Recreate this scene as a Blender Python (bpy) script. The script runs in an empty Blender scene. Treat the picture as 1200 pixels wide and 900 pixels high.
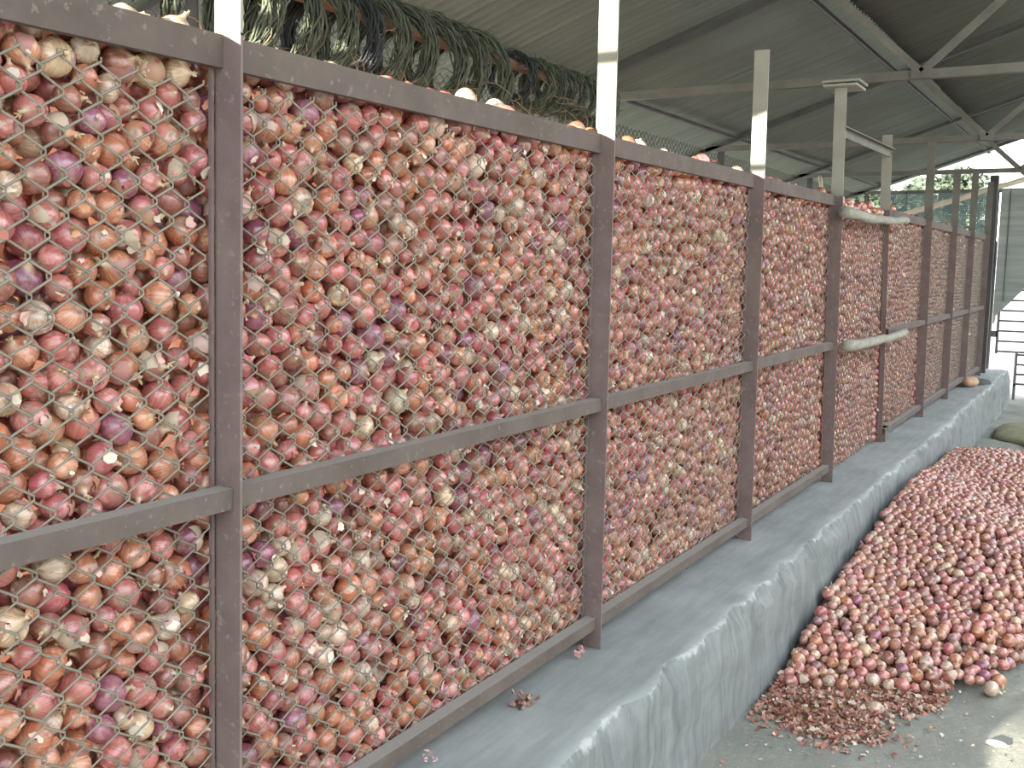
import bpy, math, random
import numpy as np
from mathutils import Matrix, Vector, Euler

R_ = random.Random(7)
rng = np.random.default_rng(11)
C = bpy.context.scene.collection
SC = bpy.context.scene

# ------------------------------------------------------------------ camera
CAM = bpy.data.cameras.new('camera'); CAM.lens = 36.0; CAM.sensor_width = 36.0
CAM.clip_start = 0.02; CAM.clip_end = 500
cam = bpy.data.objects.new('camera', CAM); C.objects.link(cam)
EYE = np.array([0.0, 0.0, 1.6])
RW = np.array([[0.85900614, 0.0751078, -0.50642598],     # world X, Y, Z rows against camera right, down, forward
               [0.51169712, -0.09394161, 0.85401466],
               [0.01656869, -0.99274055, -0.11912887]])
m = Matrix.Identity(4)
for i in range(3):
    m[i][0] = RW[i, 0]; m[i][1] = -RW[i, 1]; m[i][2] = -RW[i, 2]; m[i][3] = EYE[i]
cam.matrix_world = m
SC.camera = cam

# ------------------------------------------------------------------ sky, sun, exposure
SUN_DIR = Vector((-0.262, -1.0, 0.132)).normalized()       # towards the sun
W = bpy.data.worlds.new('world'); SC.world = W; W.use_nodes = True
nt = W.node_tree; nt.nodes.clear()
out = nt.nodes.new('ShaderNodeOutputWorld'); bg = nt.nodes.new('ShaderNodeBackground')
tc = nt.nodes.new('ShaderNodeTexCoord'); sep = nt.nodes.new('ShaderNodeSeparateXYZ')
rmp = nt.nodes.new('ShaderNodeValToRGB')
rmp.color_ramp.elements[0].position = 0.0; rmp.color_ramp.elements[0].color = (0.96, 0.97, 1.0, 1)
rmp.color_ramp.elements[1].position = 0.7; rmp.color_ramp.elements[1].color = (0.74, 0.84, 0.96, 1)
nt.links.new(tc.outputs['Generated'], sep.inputs[0]); nt.links.new(sep.outputs['Z'], rmp.inputs[0])
nt.links.new(rmp.outputs[0], bg.inputs[0]); bg.inputs[1].default_value = 1.5
nt.links.new(bg.outputs[0], out.inputs[0])
sl = bpy.data.lights.new('sun', 'SUN'); sl.energy = 10.0; sl.angle = 0.009; sl.color = (1.0, 0.93, 0.80)
so = bpy.data.objects.new('sun', sl); C.objects.link(so)
so.rotation_euler = (-SUN_DIR).to_track_quat('-Z', 'Y').to_euler(); so.location = (-3, -8, 6)
SC.view_settings.view_transform = 'Standard'; SC.view_settings.look = 'None'
SC.view_settings.gamma = 1; SC.view_settings.use_curve_mapping = False
SC.view_settings.exposure = 1.5

# ------------------------------------------------------------------ helpers
def tag(o, label=None, cat=None, group=None, kind=None):
    if label: o['label'] = label
    if cat: o['category'] = cat
    if group: o['group'] = group
    if kind: o['kind'] = kind
    return o

def empty(name, loc, label=None, cat=None, group=None, kind=None):
    o = bpy.data.objects.new(name, None); C.objects.link(o); o.location = loc
    o.empty_display_size = 0.1
    return tag(o, label, cat, group, kind)

class MB:
    """collects triangles / quads of one mesh; world coordinates, optional origin on build"""
    def __init__(s): s.v = []; s.f = []
    def add(s, vs, fs):
        b = len(s.v); s.v.extend([tuple(v) for v in vs]); s.f.extend([tuple(i + b for i in f) for f in fs]); return s
    def hexa(s, p):            # eight corners: bottom ring 0-3, top ring 4-7
        return s.add(p, [(3, 2, 1, 0), (4, 5, 6, 7), (0, 1, 5, 4), (1, 2, 6, 5), (2, 3, 7, 6), (3, 0, 4, 7)])
    def box(s, a, b):
        x0, y0, z0 = a; x1, y1, z1 = b
        return s.hexa([(x0, y0, z0), (x1, y0, z0), (x1, y1, z0), (x0, y1, z0), (x0, y0, z1), (x1, y0, z1), (x1, y1, z1), (x0, y1, z1)])
    def prism(s, p0, p1, poly, A, B):   # polygon (a, b) in frame A, B swept from p0 to p1
        p0 = Vector(p0); p1 = Vector(p1); A = Vector(A); B = Vector(B); n = len(poly)
        vs = [p0 + A * a + B * b for a, b in poly] + [p1 + A * a + B * b for a, b in poly]
        fs = [tuple(range(n))[::-1], tuple(range(n, 2 * n))] + [(i, (i + 1) % n, n + (i + 1) % n, n + i) for i in range(n)]
        return s.add(vs, fs)
    def angle(s, p0, p1, A, la, B, lb, t=0.006):   # L section, corner on p0-p1
        return s.prism(p0, p1, [(0, 0), (la, 0), (la, t), (t, t), (t, lb), (0, lb)], A, B)
    def bar(s, p0, p1, w, h, up=(0, 0, 1)):
        d = (Vector(p1) - Vector(p0)).normalized(); A = d.cross(Vector(up)).normalized(); B = A.cross(d)
        return s.prism(p0, p1, [(-w / 2, -h / 2), (w / 2, -h / 2), (w / 2, h / 2), (-w / 2, h / 2)], A, B)
    def tube(s, pts, r, n=6, cap=True):
        pts = [Vector(p) for p in pts]; N = len(pts); rr = r if hasattr(r, '__len__') else [r] * N
        vs = []; ref = None
        for i, p in enumerate(pts):
            d = (pts[min(i + 1, N - 1)] - pts[max(i - 1, 0)]).normalized()
            if ref is None: ref = d.orthogonal().normalized()
            a = (ref - d * ref.dot(d)); a = a.normalized() if a.length > 1e-6 else d.orthogonal().normalized()
            ref = a; b = d.cross(a)
            for k in range(n):
                t = 2 * math.pi * k / n; vs.append(p + a * (rr[i] * math.cos(t)) + b * (rr[i] * math.sin(t)))
        fs = [(i * n + k, i * n + (k + 1) % n, (i + 1) * n + (k + 1) % n, (i + 1) * n + k) for i in range(N - 1) for k in range(n)]
        if cap: fs += [tuple(range(n))[::-1], tuple(range((N - 1) * n, N * n))]
        return s.add(vs, fs)
    def build(s, name, mat, parent=None, origin=(0, 0, 0), smooth=False):
        me = bpy.data.meshes.new(name); o0 = Vector(origin)
        me.from_pydata([tuple(Vector(v) - o0) for v in s.v], [], s.f); me.update()
        if smooth: me.polygons.foreach_set('use_smooth', [True] * len(me.polygons))
        if mat: me.materials.append(mat)
        o = bpy.data.objects.new(name, me); C.objects.link(o)
        if parent is not None:
            o.parent = parent; o.location = Vector(origin) - (Vector(parent.location) if parent.parent is None else Vector((0, 0, 0)))
        else: o.location = origin
        return o

def np_mesh(name, V, F, mat, smooth=True, tint=None, oc=None, seed=None):
    """triangle mesh straight from arrays, with the attributes the onion material reads"""
    me = bpy.data.meshes.new(name); nv, nf = len(V), len(F)
    me.vertices.add(nv); me.vertices.foreach_set('co', np.asarray(V, np.float32).ravel())
    me.loops.add(nf * 3); me.loops.foreach_set('vertex_index', np.asarray(F, np.int32).ravel())
    me.polygons.add(nf); me.polygons.foreach_set('loop_start', np.arange(0, nf * 3, 3, dtype=np.int32))
    me.polygons.foreach_set('loop_total', np.full(nf, 3, np.int32))
    me.polygons.foreach_set('use_smooth', np.full(nf, smooth, bool))
    me.update(calc_edges=True)
    if tint is not None:
        a = me.attributes.new('tint', 'FLOAT_COLOR', 'POINT'); a.data.foreach_set('color', np.c_[tint, np.ones(nv)].astype(np.float32).ravel())
    if oc is not None:
        a = me.attributes.new('oc', 'FLOAT_VECTOR', 'POINT'); a.data.foreach_set('vector', np.asarray(oc, np.float32).ravel())
    if seed is not None:
        a = me.attributes.new('seed', 'FLOAT', 'POINT'); a.data.foreach_set('value', np.asarray(seed, np.float32).ravel())
    if mat: me.materials.append(mat)
    return me

def link(name, me, parent=None, loc=(0, 0, 0)):
    o = bpy.data.objects.new(name, me); C.objects.link(o); o.location = loc
    if parent is not None: o.parent = parent
    return o

# ------------------------------------------------------------------ materials
def newmat(name):
    m = bpy.data.materials.new(name); m.use_nodes = True; n = m.node_tree.nodes
    return m, n, m.node_tree.links, n['Principled BSDF']

def noise(n, l, vec, scale, detail=4, rough=0.6, dist=0.0):
    t = n.new('ShaderNodeTexNoise'); t.inputs['Scale'].default_value = scale
    t.inputs['Detail'].default_value = detail; t.inputs['Roughness'].default_value = rough; t.inputs['Distortion'].default_value = dist
    if vec is not None: l.new(vec, t.inputs['Vector'])
    return t.outputs['Fac']

def ramp(n, l, fac, stops):
    r = n.new('ShaderNodeValToRGB'); e = r.color_ramp.elements
    while len(e) < len(stops): e.new(0.5)
    for k, (p, c) in enumerate(stops):
        e[k].position = p; e[k].color = (c, c, c, 1) if not hasattr(c, '__len__') else (*c, 1)
    l.new(fac, r.inputs[0]); return r.outputs[0]

def mix(n, l, fac, a, b, mode='MIX'):
    x = n.new('ShaderNodeMix'); x.data_type = 'RGBA'; x.blend_type = mode
    for i, v in ((0, fac), (6, a), (7, b)):
        if hasattr(v, 'is_linked'): l.new(v, x.inputs[i])
        elif i == 0: x.inputs[0].default_value = v
        else: x.inputs[i].default_value = (*v, 1)
    return x.outputs[2]

def bump(n, l, bs, h, strength=0.3, dist=0.01):
    b = n.new('ShaderNodeBump'); b.inputs['Strength'].default_value = strength; b.inputs['Distance'].default_value = dist
    l.new(h, b.inputs['Height']); l.new(b.outputs[0], bs.inputs['Normal'])

def simple(name, c1, c2, scale=8, rough=0.7, metal=0.0, bmp=0.2, stretch=None, spots=None, spot_scale=40):
    m, n, l, bs = newmat(name)
    t = n.new('ShaderNodeTexCoord'); v = t.outputs['Object']
    if stretch:
        mp = n.new('ShaderNodeMapping'); mp.inputs['Scale'].default_value = stretch; l.new(v, mp.inputs[0]); v = mp.outputs[0]
    f = noise(n, l, v, scale)
    col = ramp(n, l, f, [(0.3, c1), (0.7, c2)])
    if spots:
        g = noise(n, l, v, spot_scale, 3)
        col = mix(n, l, ramp(n, l, g, [(0.60, 0.0), (0.68, 1.0)]), col, spots)
    l.new(col, bs.inputs['Base Color']); bs.inputs['Roughness'].default_value = rough; bs.inputs['Metallic'].default_value = metal
    if bmp: bump(n, l, bs, noise(n, l, v, scale * 4, 6), bmp, 0.004)
    return m

M = {}
M['brown_paint'] = simple('brown_paint', (0.145, 0.105, 0.096), (0.205, 0.155, 0.14), 9, 0.75, spots=(0.24, 0.19, 0.16), spot_scale=55)
M['dusty_rail_flat'] = simple('dusty_rail', (0.105, 0.080, 0.068), (0.16, 0.125, 0.105), 7, 0.8, spots=(0.24, 0.2, 0.17), spot_scale=60)
m, n, l, bs = newmat('dusty_rail'); t = n.new('ShaderNodeTexCoord'); P = t.outputs['Object']      # dusty on the upward faces
c = ramp(n, l, noise(n, l, P, 7), [(0.3, (0.092, 0.070, 0.058)), (0.7, (0.140, 0.110, 0.092))])
c = mix(n, l, ramp(n, l, noise(n, l, P, 60, 3), [(0.62, 0.0), (0.70, 0.6)]), c, (0.24, 0.2, 0.17))
geo = n.new('ShaderNodeNewGeometry'); sx = n.new('ShaderNodeSeparateXYZ'); l.new(geo.outputs['True Normal'], sx.inputs[0])
c = mix(n, l, ramp(n, l, sx.outputs['Z'], [(0.5, 0.0), (0.9, 0.75)]), c, (0.33, 0.315, 0.28))
l.new(c, bs.inputs['Base Color']); bs.inputs['Roughness'].default_value = 0.85; M['dusty_rail'] = m
M['cream_paint'] = simple('cream_paint', (0.24, 0.237, 0.19), (0.31, 0.305, 0.245), 6, 0.6)
M['wire'] = simple('wire', (0.20, 0.18, 0.135), (0.30, 0.27, 0.205), 14, 0.65, 0.15, 0.0)
M['steel_grey'] = simple('steel_grey', (0.11, 0.105, 0.085), (0.17, 0.165, 0.13), 6, 0.75)
M['steel_dark'] = simple('steel_dark', (0.045, 0.045, 0.04), (0.075, 0.075, 0.065), 6, 0.75)
M['log'] = simple('log', (0.22, 0.215, 0.17), (0.38, 0.37, 0.30), 12, 0.85, bmp=0.6, stretch=(4, 0.6, 4))
M['rusty_wood'] = simple('rusty_wood', (0.10, 0.055, 0.03), (0.20, 0.11, 0.06), 12, 0.85, bmp=0.6, stretch=(4, 0.6, 4))
M['pale_pole'] = simple('pale_pole', (0.60, 0.52, 0.38), (0.75, 0.68, 0.52), 9, 0.7)
M['twine'] = simple('twine', (0.040, 0.054, 0.038), (0.115, 0.130, 0.085), 30, 0.9, bmp=0.5)
M['dry_vine'] = simple('dry_vine', (0.16, 0.12, 0.06), (0.26, 0.20, 0.10), 30, 0.9)
M['hose_dark'] = simple('hose_dark', (0.02, 0.026, 0.026), (0.035, 0.045, 0.042), 20, 0.7)
M['net'] = simple('net', (0.10, 0.15, 0.15), (0.17, 0.23, 0.23), 5, 0.9, bmp=0)
M['slat'] = simple('slat', (0.20, 0.23, 0.21), (0.32, 0.34, 0.30), 3, 0.85, stretch=(0.4, 1, 6))
M['gate_paint'] = simple('gate_paint', (0.11, 0.10, 0.10), (0.16, 0.14, 0.14), 8, 0.7)
M['leaf'] = simple('leaf', (0.055, 0.075, 0.050), (0.10, 0.13, 0.085), 3, 0.7, bmp=0)
M['bark'] = simple('bark', (0.10, 0.08, 0.06), (0.17, 0.14, 0.10), 12, 0.9)
M['tan_stone'] = simple('tan_stone', (0.42, 0.26, 0.16), (0.56, 0.37, 0.24), 10, 0.9, bmp=0.5)
M['sack'] = simple('sack', (0.17, 0.165, 0.09), (0.29, 0.275, 0.16), 10, 0.95, bmp=0.4)
M['sky_blocker_plaster'] = simple('blocker_plaster', (0.24, 0.24, 0.22), (0.32, 0.31, 0.28), 2, 0.9)
M['paper'] = simple('paper', (0.75, 0.75, 0.72), (0.85, 0.85, 0.82), 10, 0.8, bmp=0)
M['dark_clump'] = simple('dark_clump', (0.05, 0.05, 0.05), (0.10, 0.10, 0.095), 10, 0.95)

# roof sheeting: weathered fibre cement, streaked down the slope
m, n, l, bs = newmat('roof_sheet'); t = n.new('ShaderNodeTexCoord')
mp = n.new('ShaderNodeMapping'); mp.inputs['Scale'].default_value = (0.5, 6, 0.5); l.new(t.outputs['Object'], mp.inputs[0])
f1 = noise(n, l, mp.outputs[0], 2.5, 5); f2 = noise(n, l, t.outputs['Object'], 1.3, 4)
c = ramp(n, l, f1, [(0.25, (0.105, 0.118, 0.098)), (0.75, (0.16, 0.178, 0.148))])
c = mix(n, l, ramp(n, l, f2, [(0.4, 0.0), (0.75, 0.5)]), c, (0.09, 0.10, 0.085))
l.new(c, bs.inputs['Base Color']); bs.inputs['Roughness'].default_value = 0.9; M['roof_sheet'] = m

# cement of the plinth: trowelled grey, streaks down the face, pale chipped edge
m, n, l, bs = newmat('cement'); t = n.new('ShaderNodeTexCoord'); P = t.outputs['Object']
mp = n.new('ShaderNodeMapping'); mp.inputs['Scale'].default_value = (1, 7, 0.8); l.new(P, mp.inputs[0])
mp2 = n.new('ShaderNodeMapping'); mp2.inputs['Scale'].default_value = (6, 0.7, 3); l.new(P, mp2.inputs[0])
base = ramp(n, l, noise(n, l, P, 2.2, 6, 0.65), [(0.3, (0.25, 0.275, 0.262)), (0.7, (0.36, 0.38, 0.362))])
st = ramp(n, l, noise(n, l, mp2.outputs[0], 5, 5), [(0.3, 0.86), (0.7, 1.1)])
base = mix(n, l, 1.0, base, st, 'MULTIPLY')
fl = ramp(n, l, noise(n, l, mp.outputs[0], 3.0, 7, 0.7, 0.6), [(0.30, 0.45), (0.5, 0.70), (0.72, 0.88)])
face = mix(n, l, 1.0, base, fl, 'MULTIPLY')  # streaks, plus a darkening of the face standing in for weaker light
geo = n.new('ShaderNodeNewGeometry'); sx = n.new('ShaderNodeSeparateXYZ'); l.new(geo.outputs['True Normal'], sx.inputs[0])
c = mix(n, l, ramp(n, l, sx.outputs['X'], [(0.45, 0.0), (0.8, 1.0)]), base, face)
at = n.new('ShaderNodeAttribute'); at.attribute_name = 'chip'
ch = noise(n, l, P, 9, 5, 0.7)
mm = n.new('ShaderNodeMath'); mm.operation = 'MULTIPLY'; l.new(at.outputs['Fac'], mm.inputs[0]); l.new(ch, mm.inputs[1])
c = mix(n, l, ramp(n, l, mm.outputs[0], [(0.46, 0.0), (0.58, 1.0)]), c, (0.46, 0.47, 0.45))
l.new(c, bs.inputs['Base Color']); bs.inputs['Roughness'].default_value = 0.85
bump(n, l, bs, noise(n, l, mp.outputs[0], 6, 8, 0.7), 0.5, 0.012); M['cement'] = m

# ground: dusty packed earth with fine crumbs
m, n, l, bs = newmat('earth'); t = n.new('ShaderNodeTexCoord'); P = t.outputs['Object']
c = ramp(n, l, noise(n, l, P, 2.5, 8, 0.7), [(0.3, (0.20, 0.205, 0.17)), (0.7, (0.315, 0.31, 0.26))])
c = mix(n, l, ramp(n, l, noise(n, l, P, 60, 4, 0.7), [(0.58, 0.0), (0.70, 0.7)]), c, (0.42, 0.40, 0.34))
c = mix(n, l, ramp(n, l, noise(n, l, P, 85, 3, 0.6), [(0.62, 0.0), (0.72, 0.6)]), c, (0.15, 0.12, 0.10))
sx = n.new('ShaderNodeSeparateXYZ'); l.new(P, sx.inputs[0])          # yard beyond the shed made paler, to bounce light up under the eave
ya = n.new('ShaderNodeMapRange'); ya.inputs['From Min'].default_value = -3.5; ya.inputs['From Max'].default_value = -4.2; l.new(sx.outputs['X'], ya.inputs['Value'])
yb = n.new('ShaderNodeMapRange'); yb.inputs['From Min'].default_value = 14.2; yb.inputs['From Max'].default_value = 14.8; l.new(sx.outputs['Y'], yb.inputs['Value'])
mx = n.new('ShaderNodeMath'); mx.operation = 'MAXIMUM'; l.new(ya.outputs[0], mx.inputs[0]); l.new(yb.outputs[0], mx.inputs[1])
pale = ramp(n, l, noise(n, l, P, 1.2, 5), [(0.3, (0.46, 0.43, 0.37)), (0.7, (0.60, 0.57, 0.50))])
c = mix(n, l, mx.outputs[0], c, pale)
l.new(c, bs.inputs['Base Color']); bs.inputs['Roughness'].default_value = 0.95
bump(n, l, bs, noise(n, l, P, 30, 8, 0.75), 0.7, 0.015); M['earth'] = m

# onion skin
m, n, l, bs = newmat('onion_skin')
a1 = n.new('ShaderNodeAttribute'); a1.attribute_name = 'tint'
a2 = n.new('ShaderNodeAttribute'); a2.attribute_name = 'oc'
a3 = n.new('ShaderNodeAttribute'); a3.attribute_name = 'seed'
sv = n.new('ShaderNodeVectorMath'); sv.operation = 'NORMALIZE'
m1 = n.new('ShaderNodeMapping'); m1.inputs['Scale'].default_value = (1, 1, 0.0); l.new(a2.outputs['Vector'], m1.inputs[0]); l.new(m1.outputs[0], sv.inputs[0])
cs = n.new('ShaderNodeCombineXYZ'); l.new(a3.outputs['Fac'], cs.inputs[2])
ad = n.new('ShaderNodeVectorMath'); ad.operation = 'ADD'; l.new(sv.outputs[0], ad.inputs[0]); l.new(cs.outputs[0], ad.inputs[1])
ad2 = n.new('ShaderNodeVectorMath'); ad2.operation = 'ADD'; l.new(a2.outputs['Vector'], ad2.inputs[0])
cs2 = n.new('ShaderNodeCombineXYZ'); l.new(a3.outputs['Fac'], cs2.inputs[0]); l.new(a3.outputs['Fac'], cs2.inputs[1]); l.new(cs2.outputs[0], ad2.inputs[1])
vein = noise(n, l, ad.outputs[0], 9, 3, 0.6)
patch = noise(n, l, ad2.outputs[0], 1.1, 3, 0.55)
c = mix(n, l, 1.0, a1.outputs['Color'], ramp(n, l, vein, [(0.32, 0.72), (0.62, 1.18)]), 'MULTIPLY')
hs = n.new('ShaderNodeHueSaturation'); hs.inputs['Saturation'].default_value = 0.80; hs.inputs['Value'].default_value = 1.45; l.new(c, hs.inputs['Color'])
c = mix(n, l, ramp(n, l, patch, [(0.53, 0.0), (0.60, 0.75)]), c, hs.outputs[0])
patch2 = noise(n, l, ad2.outputs[0], 1.7, 2, 0.5)
c = mix(n, l, ramp(n, l, patch2, [(0.60, 0.0), (0.66, 0.6)]), c, (0.42, 0.20, 0.10))
so2 = n.new('ShaderNodeSeparateXYZ'); l.new(a2.outputs['Vector'], so2.inputs[0])
c = mix(n, l, ramp(n, l, so2.outputs['Z'], [(0.80, 0.0), (0.98, 0.85)]), c, (0.55, 0.42, 0.26))
ng = n.new('ShaderNodeMath'); ng.operation = 'MULTIPLY'; ng.inputs[1].default_value = -1; l.new(so2.outputs['Z'], ng.inputs[0])
c = mix(n, l, ramp(n, l, ng.outputs[0], [(0.72, 0.0), (0.86, 0.7)]), c, (0.36, 0.26, 0.19))
l.new(c, bs.inputs['Base Color']); bs.inputs['Roughness'].default_value = 0.24
bs.inputs['Specular IOR Level'].default_value = 1.0
bump(n, l, bs, vein, 0.15, 0.004); M['onion'] = m
M['straw'] = simple('straw', (0.40, 0.28, 0.15), (0.62, 0.50, 0.32), 40, 0.8, bmp=0.3)
M['root'] = simple('root', (0.34, 0.27, 0.18), (0.50, 0.42, 0.30), 60, 0.9, bmp=0.0)
m, n, l, bs = newmat('papery_skin')
a1 = n.new('ShaderNodeAttribute'); a1.attribute_name = 'tint'
l.new(a1.outputs['Color'], bs.inputs['Base Color']); bs.inputs['Roughness'].default_value = 0.5
bs.inputs['Subsurface Weight'].default_value = 0.0
M['flake'] = m

# ------------------------------------------------------------------ dimensions measured off the photograph (metres)
FX = -1.35                                     # middle of the post flanges
MX = -1.382                                    # plane of the front wire mesh
BX = -3.08                                     # plane of the back mesh
LEDGE = 0.40
POST_T = [-0.20, 1.305, 2.797, 4.262, 5.645, 7.10, 8.60, 10.02, 11.27, 12.60]
POST_B = [-0.20, 1.270, 2.795, 4.300, 5.755, 7.30, 8.76, 10.10, 11.30, 12.62]
RAIL_T, RAIL_M, RAIL_B = 1.978, 1.19, 0.50      # top edges of the three rails
def post_y(k, z): return POST_B[k] + (POST_T[k] - POST_B[k]) * (z - LEDGE) / (RAIL_T - LEDGE)
def roof_z(X): return 2.585 + 0.335 * (X + 3.19) if X < 0.35 else 2.585 + 0.335 * 3.54 - 0.335 * (X - 0.35)
TRUSS_Y = [-0.20, 2.78, 5.74, 8.66, 11.58, 14.5]

# ------------------------------------------------------------------ the setting: ground, plinth, roof
def ground():
    xs = np.concatenate([[-70, -30, -12, -6], np.arange(-3.4, 3.41, 0.085), [6, 12, 30, 70]])
    ys = np.concatenate([[-70, -30, -12, -5, -2], np.arange(-0.5, 16.01, 0.085), [20, 26, 40, 90]])
    X, Y = np.meshgrid(xs, ys)
    Z = np.zeros_like(X); r2 = np.random.default_rng(3)
    for k in range(26):
        a = r2.uniform(0, 6.283); w = r2.uniform(1.5, 14); ph = r2.uniform(0, 6.283)
        Z += 0.006 / (1 + 0.16 * w) * np.sin(w * (X * math.cos(a) + Y * math.sin(a)) + ph) * 2
    Z += r2.normal(0, 0.0016, X.shape)
    Z = np.minimum(Z, 0.015) - 0.012
    Z[(np.abs(X) > 5) | (Y < -1) | (Y > 18)] = -0.012
    nx, ny = len(xs), len(ys)
    V = np.stack([X.ravel(), Y.ravel(), Z.ravel()], 1)
    i = (np.arange(ny - 1)[:, None] * nx + np.arange(nx - 1)[None, :]).ravel()
    F = np.concatenate([np.stack([i, i + 1, i + nx + 1], 1), np.stack([i, i + nx + 1, i + nx], 1)])
    return link('floor', np_mesh('floor', V, F, M['earth']))
tag(ground(), kind='structure')

def plinth():
    ys = np.arange(-0.6, 13.61, 0.045); r2 = np.random.default_rng(5); n = len(ys)
    def wob(w, amp):
        v = r2.normal(0, 1, n + 40); k = np.ones(w) / w; v = np.convolve(v, k, 'same')[20:20 + n]; return v / v.std() * amp
    ex = -1.082 - 0.0035 * np.maximum(ys - 4, 0)
    prof = []       # rings across the section, from the bin side to the foot of the face
    prof.append((np.full(n, -3.25), np.full(n, 0.0), 0)); prof.append((np.full(n, -3.25), np.full(n, LEDGE), 0))
    prof.append((np.full(n, -1.60), np.full(n, LEDGE), 0))
    for q in (-1.38, -1.30, -1.24, -1.18): prof.append((np.full(n, q), LEDGE + wob(9, 0.0016), 0))
    chipx = wob(4, 0.010) + wob(15, 0.008); chipz = wob(3, 0.005)
    prof.append((ex - 0.035 + 0.4 * chipx, LEDGE + wob(5, 0.002), 0.55))
    prof.append((ex - 0.008 + chipx, LEDGE - 0.005 + 0.6 * chipz, 1.0))
    prof.append((ex + 0.004 + 0.8 * chipx, LEDGE - 0.028 + chipz, 0.75))
    for z in (0.33, 0.27, 0.2, 0.13, 0.06, -0.03):
        prof.append((ex + 0.012 + (0.4 - z) * 0.03 + wob(3, 0.004) + wob(12, 0.005), np.full(n, z), 0))
    K = len(prof); V = np.zeros((n, K, 3)); chip = np.zeros((n, K))
    for k, (x, z, cc) in enumerate(prof): V[:, k, 0] = x; V[:, k, 1] = ys; V[:, k, 2] = z; chip[:, k] = cc
    i = (np.arange(n - 1)[:, None] * K + np.arange(K - 1)[None, :]).ravel()
    F = np.concatenate([np.stack([i, i + 1, i + K + 1], 1), np.stack([i, i + K + 1, i + K], 1)])[:, ::-1]
    cap = [[0, k, k + 1] for k in range(1, K - 1)]
    e = (n - 1) * K; cap += [[e, e + k + 1, e + k] for k in range(1, K - 1)]
    F = np.concatenate([F, np.array(cap)])
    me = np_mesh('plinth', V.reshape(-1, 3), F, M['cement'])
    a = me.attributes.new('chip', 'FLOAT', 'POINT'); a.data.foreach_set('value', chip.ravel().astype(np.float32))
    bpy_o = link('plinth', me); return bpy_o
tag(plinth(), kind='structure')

roof = empty('roof', (0, 0, 0), kind='structure')
def sheet_mesh(x0, x1, y0, y1, lift):
    pts = []; nc = 14; mbv = []; w = (y1 - y0)
    for j in range(nc * 6 + 1):
        y = y0 + w * j / (nc * 6); h = 0.011 * math.cos(2 * math.pi * j / 6)
        for x in (x0, x1): mbv.append((x, y, roof_z(x) + 0.05 + lift + h))
    nb = len(mbv); mbv += [(x, y, z + 0.008) for x, y, z in mbv]
    fs = []
    for j in range(nc * 6):
        a = 2 * j; fs.append((a, a + 1, a + 3, a + 2)); fs.append((nb + a, nb + a + 2, nb + a + 3, nb + a + 1))
    fs += [(0, nb, nb + 1, 1), (nb - 2, nb - 1, 2 * nb - 1, 2 * nb - 2)]
    for j in range(nc * 6):
        a = 2 * j; fs.append((a, a + 2, nb + a + 2, nb + a)); fs.append((a + 1, nb + a + 1, nb + a + 3, a + 3))
    b = MB(); b.add(mbv, fs); return b
ROWS = [(-3.56, -1.55), (-1.63, 0.35), (0.35, 0.75)]  # unseen right slope cut short to let in more sky light
sy = -0.42; jj = 0
while sy < 14.9:
    for ri, (a, b) in enumerate(ROWS):
        lift = (0.012 if jj % 2 else 0.0) + (0.02 if ri in (1, 2) else 0.0)
        sheet_mesh(a, b, sy, min(sy + 1.12, 15.1), lift).build('roof_sheet', M['roof_sheet'], roof, smooth=True)
    sy += 1.05; jj += 1
cap = MB(); cap.prism((0.35, -0.45, roof_z(0.35) + 0.1), (0.35, 15.1, roof_z(0.35) + 0.1), [(-0.2, -0.06), (0, 0.012), (0.2, -0.06), (0.2, -0.05), (0, 0.024), (-0.2, -0.05)], (1, 0, 0), (0, 0, 1))
cap.build('ridge_cap', M['roof_sheet'], roof)
for px in (-2.95, -1.66, -0.35, 0.62):
    b = MB(); z = roof_z(px) + 0.02
    b.angle((px, -0.4, z), (px, 15.0, z), (0, 0, -1), 0.022, (1 if px < 0.35 else -1, 0, 0), 0.032)
    b.build('purlin', M['steel_dark'], roof)

def truss(y, label):
    t = empty('roof_truss', (-3.08, y, 0.0), label, 'roof truss', 'roof trusses across the shed')
    z = 2.60
    b = MB(); b.angle((-3.3, y, z - 0.03), (0.66, y, z - 0.03), (0, 0, 1), 0.046, (0, 1, 0), 0.046, 0.006); b.build('bottom_chord', M['steel_grey'], t)
    for s, name in ((-1, 'rafter'), (1, 'rafter')):
        X0 = -3.55 if s < 0 else 0.74; X1 = 0.35
        b = MB(); b.angle((X0, y, roof_z(X0) - 0.012), (X1, y, roof_z(X1) - 0.012), (0, 0, 1), 0.035, (0, 1, 0), 0.045, 0.006); b.build(name, M['steel_dark'], t)
    for xa, xb in ((-0.98, -1.55), (-0.98, 0.30)):
        b = MB(); b.bar((xa, y - 0.012, z), (xb, y - 0.012, roof_z(xb) - 0.0), 0.010, 0.040, up=(0, 0, 1)); b.build('web', M['steel_grey'], t)
    b = MB(); b.box((-1.03, y - 0.014, z - 0.028), (-0.93, y - 0.006, z + 0.03)); b.build('gusset_plate', M['steel_grey'], t)
    # columns that carry it, one at the back of the bin and one across the aisle
    for x in (BX - 0.03, 0.60):
        b = MB(); b.angle((x, y + 0.01, LEDGE if x < 0 else 0), (x, y + 0.01, (z - 0.03) if x < 0 else roof_z(x) - 0.03), (1, 0, 0), 0.06, (0, 1, 0), 0.06); b.build('column', M['steel_dark'], t)
    return t
TL = ['roof truss at the near gable end, over the start of the onion bin',
      'roof truss over the second fence post, nearest the hanging coils',
      'grey roof truss with a large V of webs, resting on the fourth post',
      'dark roof truss next beyond the large V braced one, foot behind third post',
      'roof truss second beyond the large V braced one, in front of the bright gable gap',
      'farthest roof truss at the bright gable end beside the trees']
for y, lb in zip(TRUSS_Y, TL): truss(y, lb)

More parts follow.
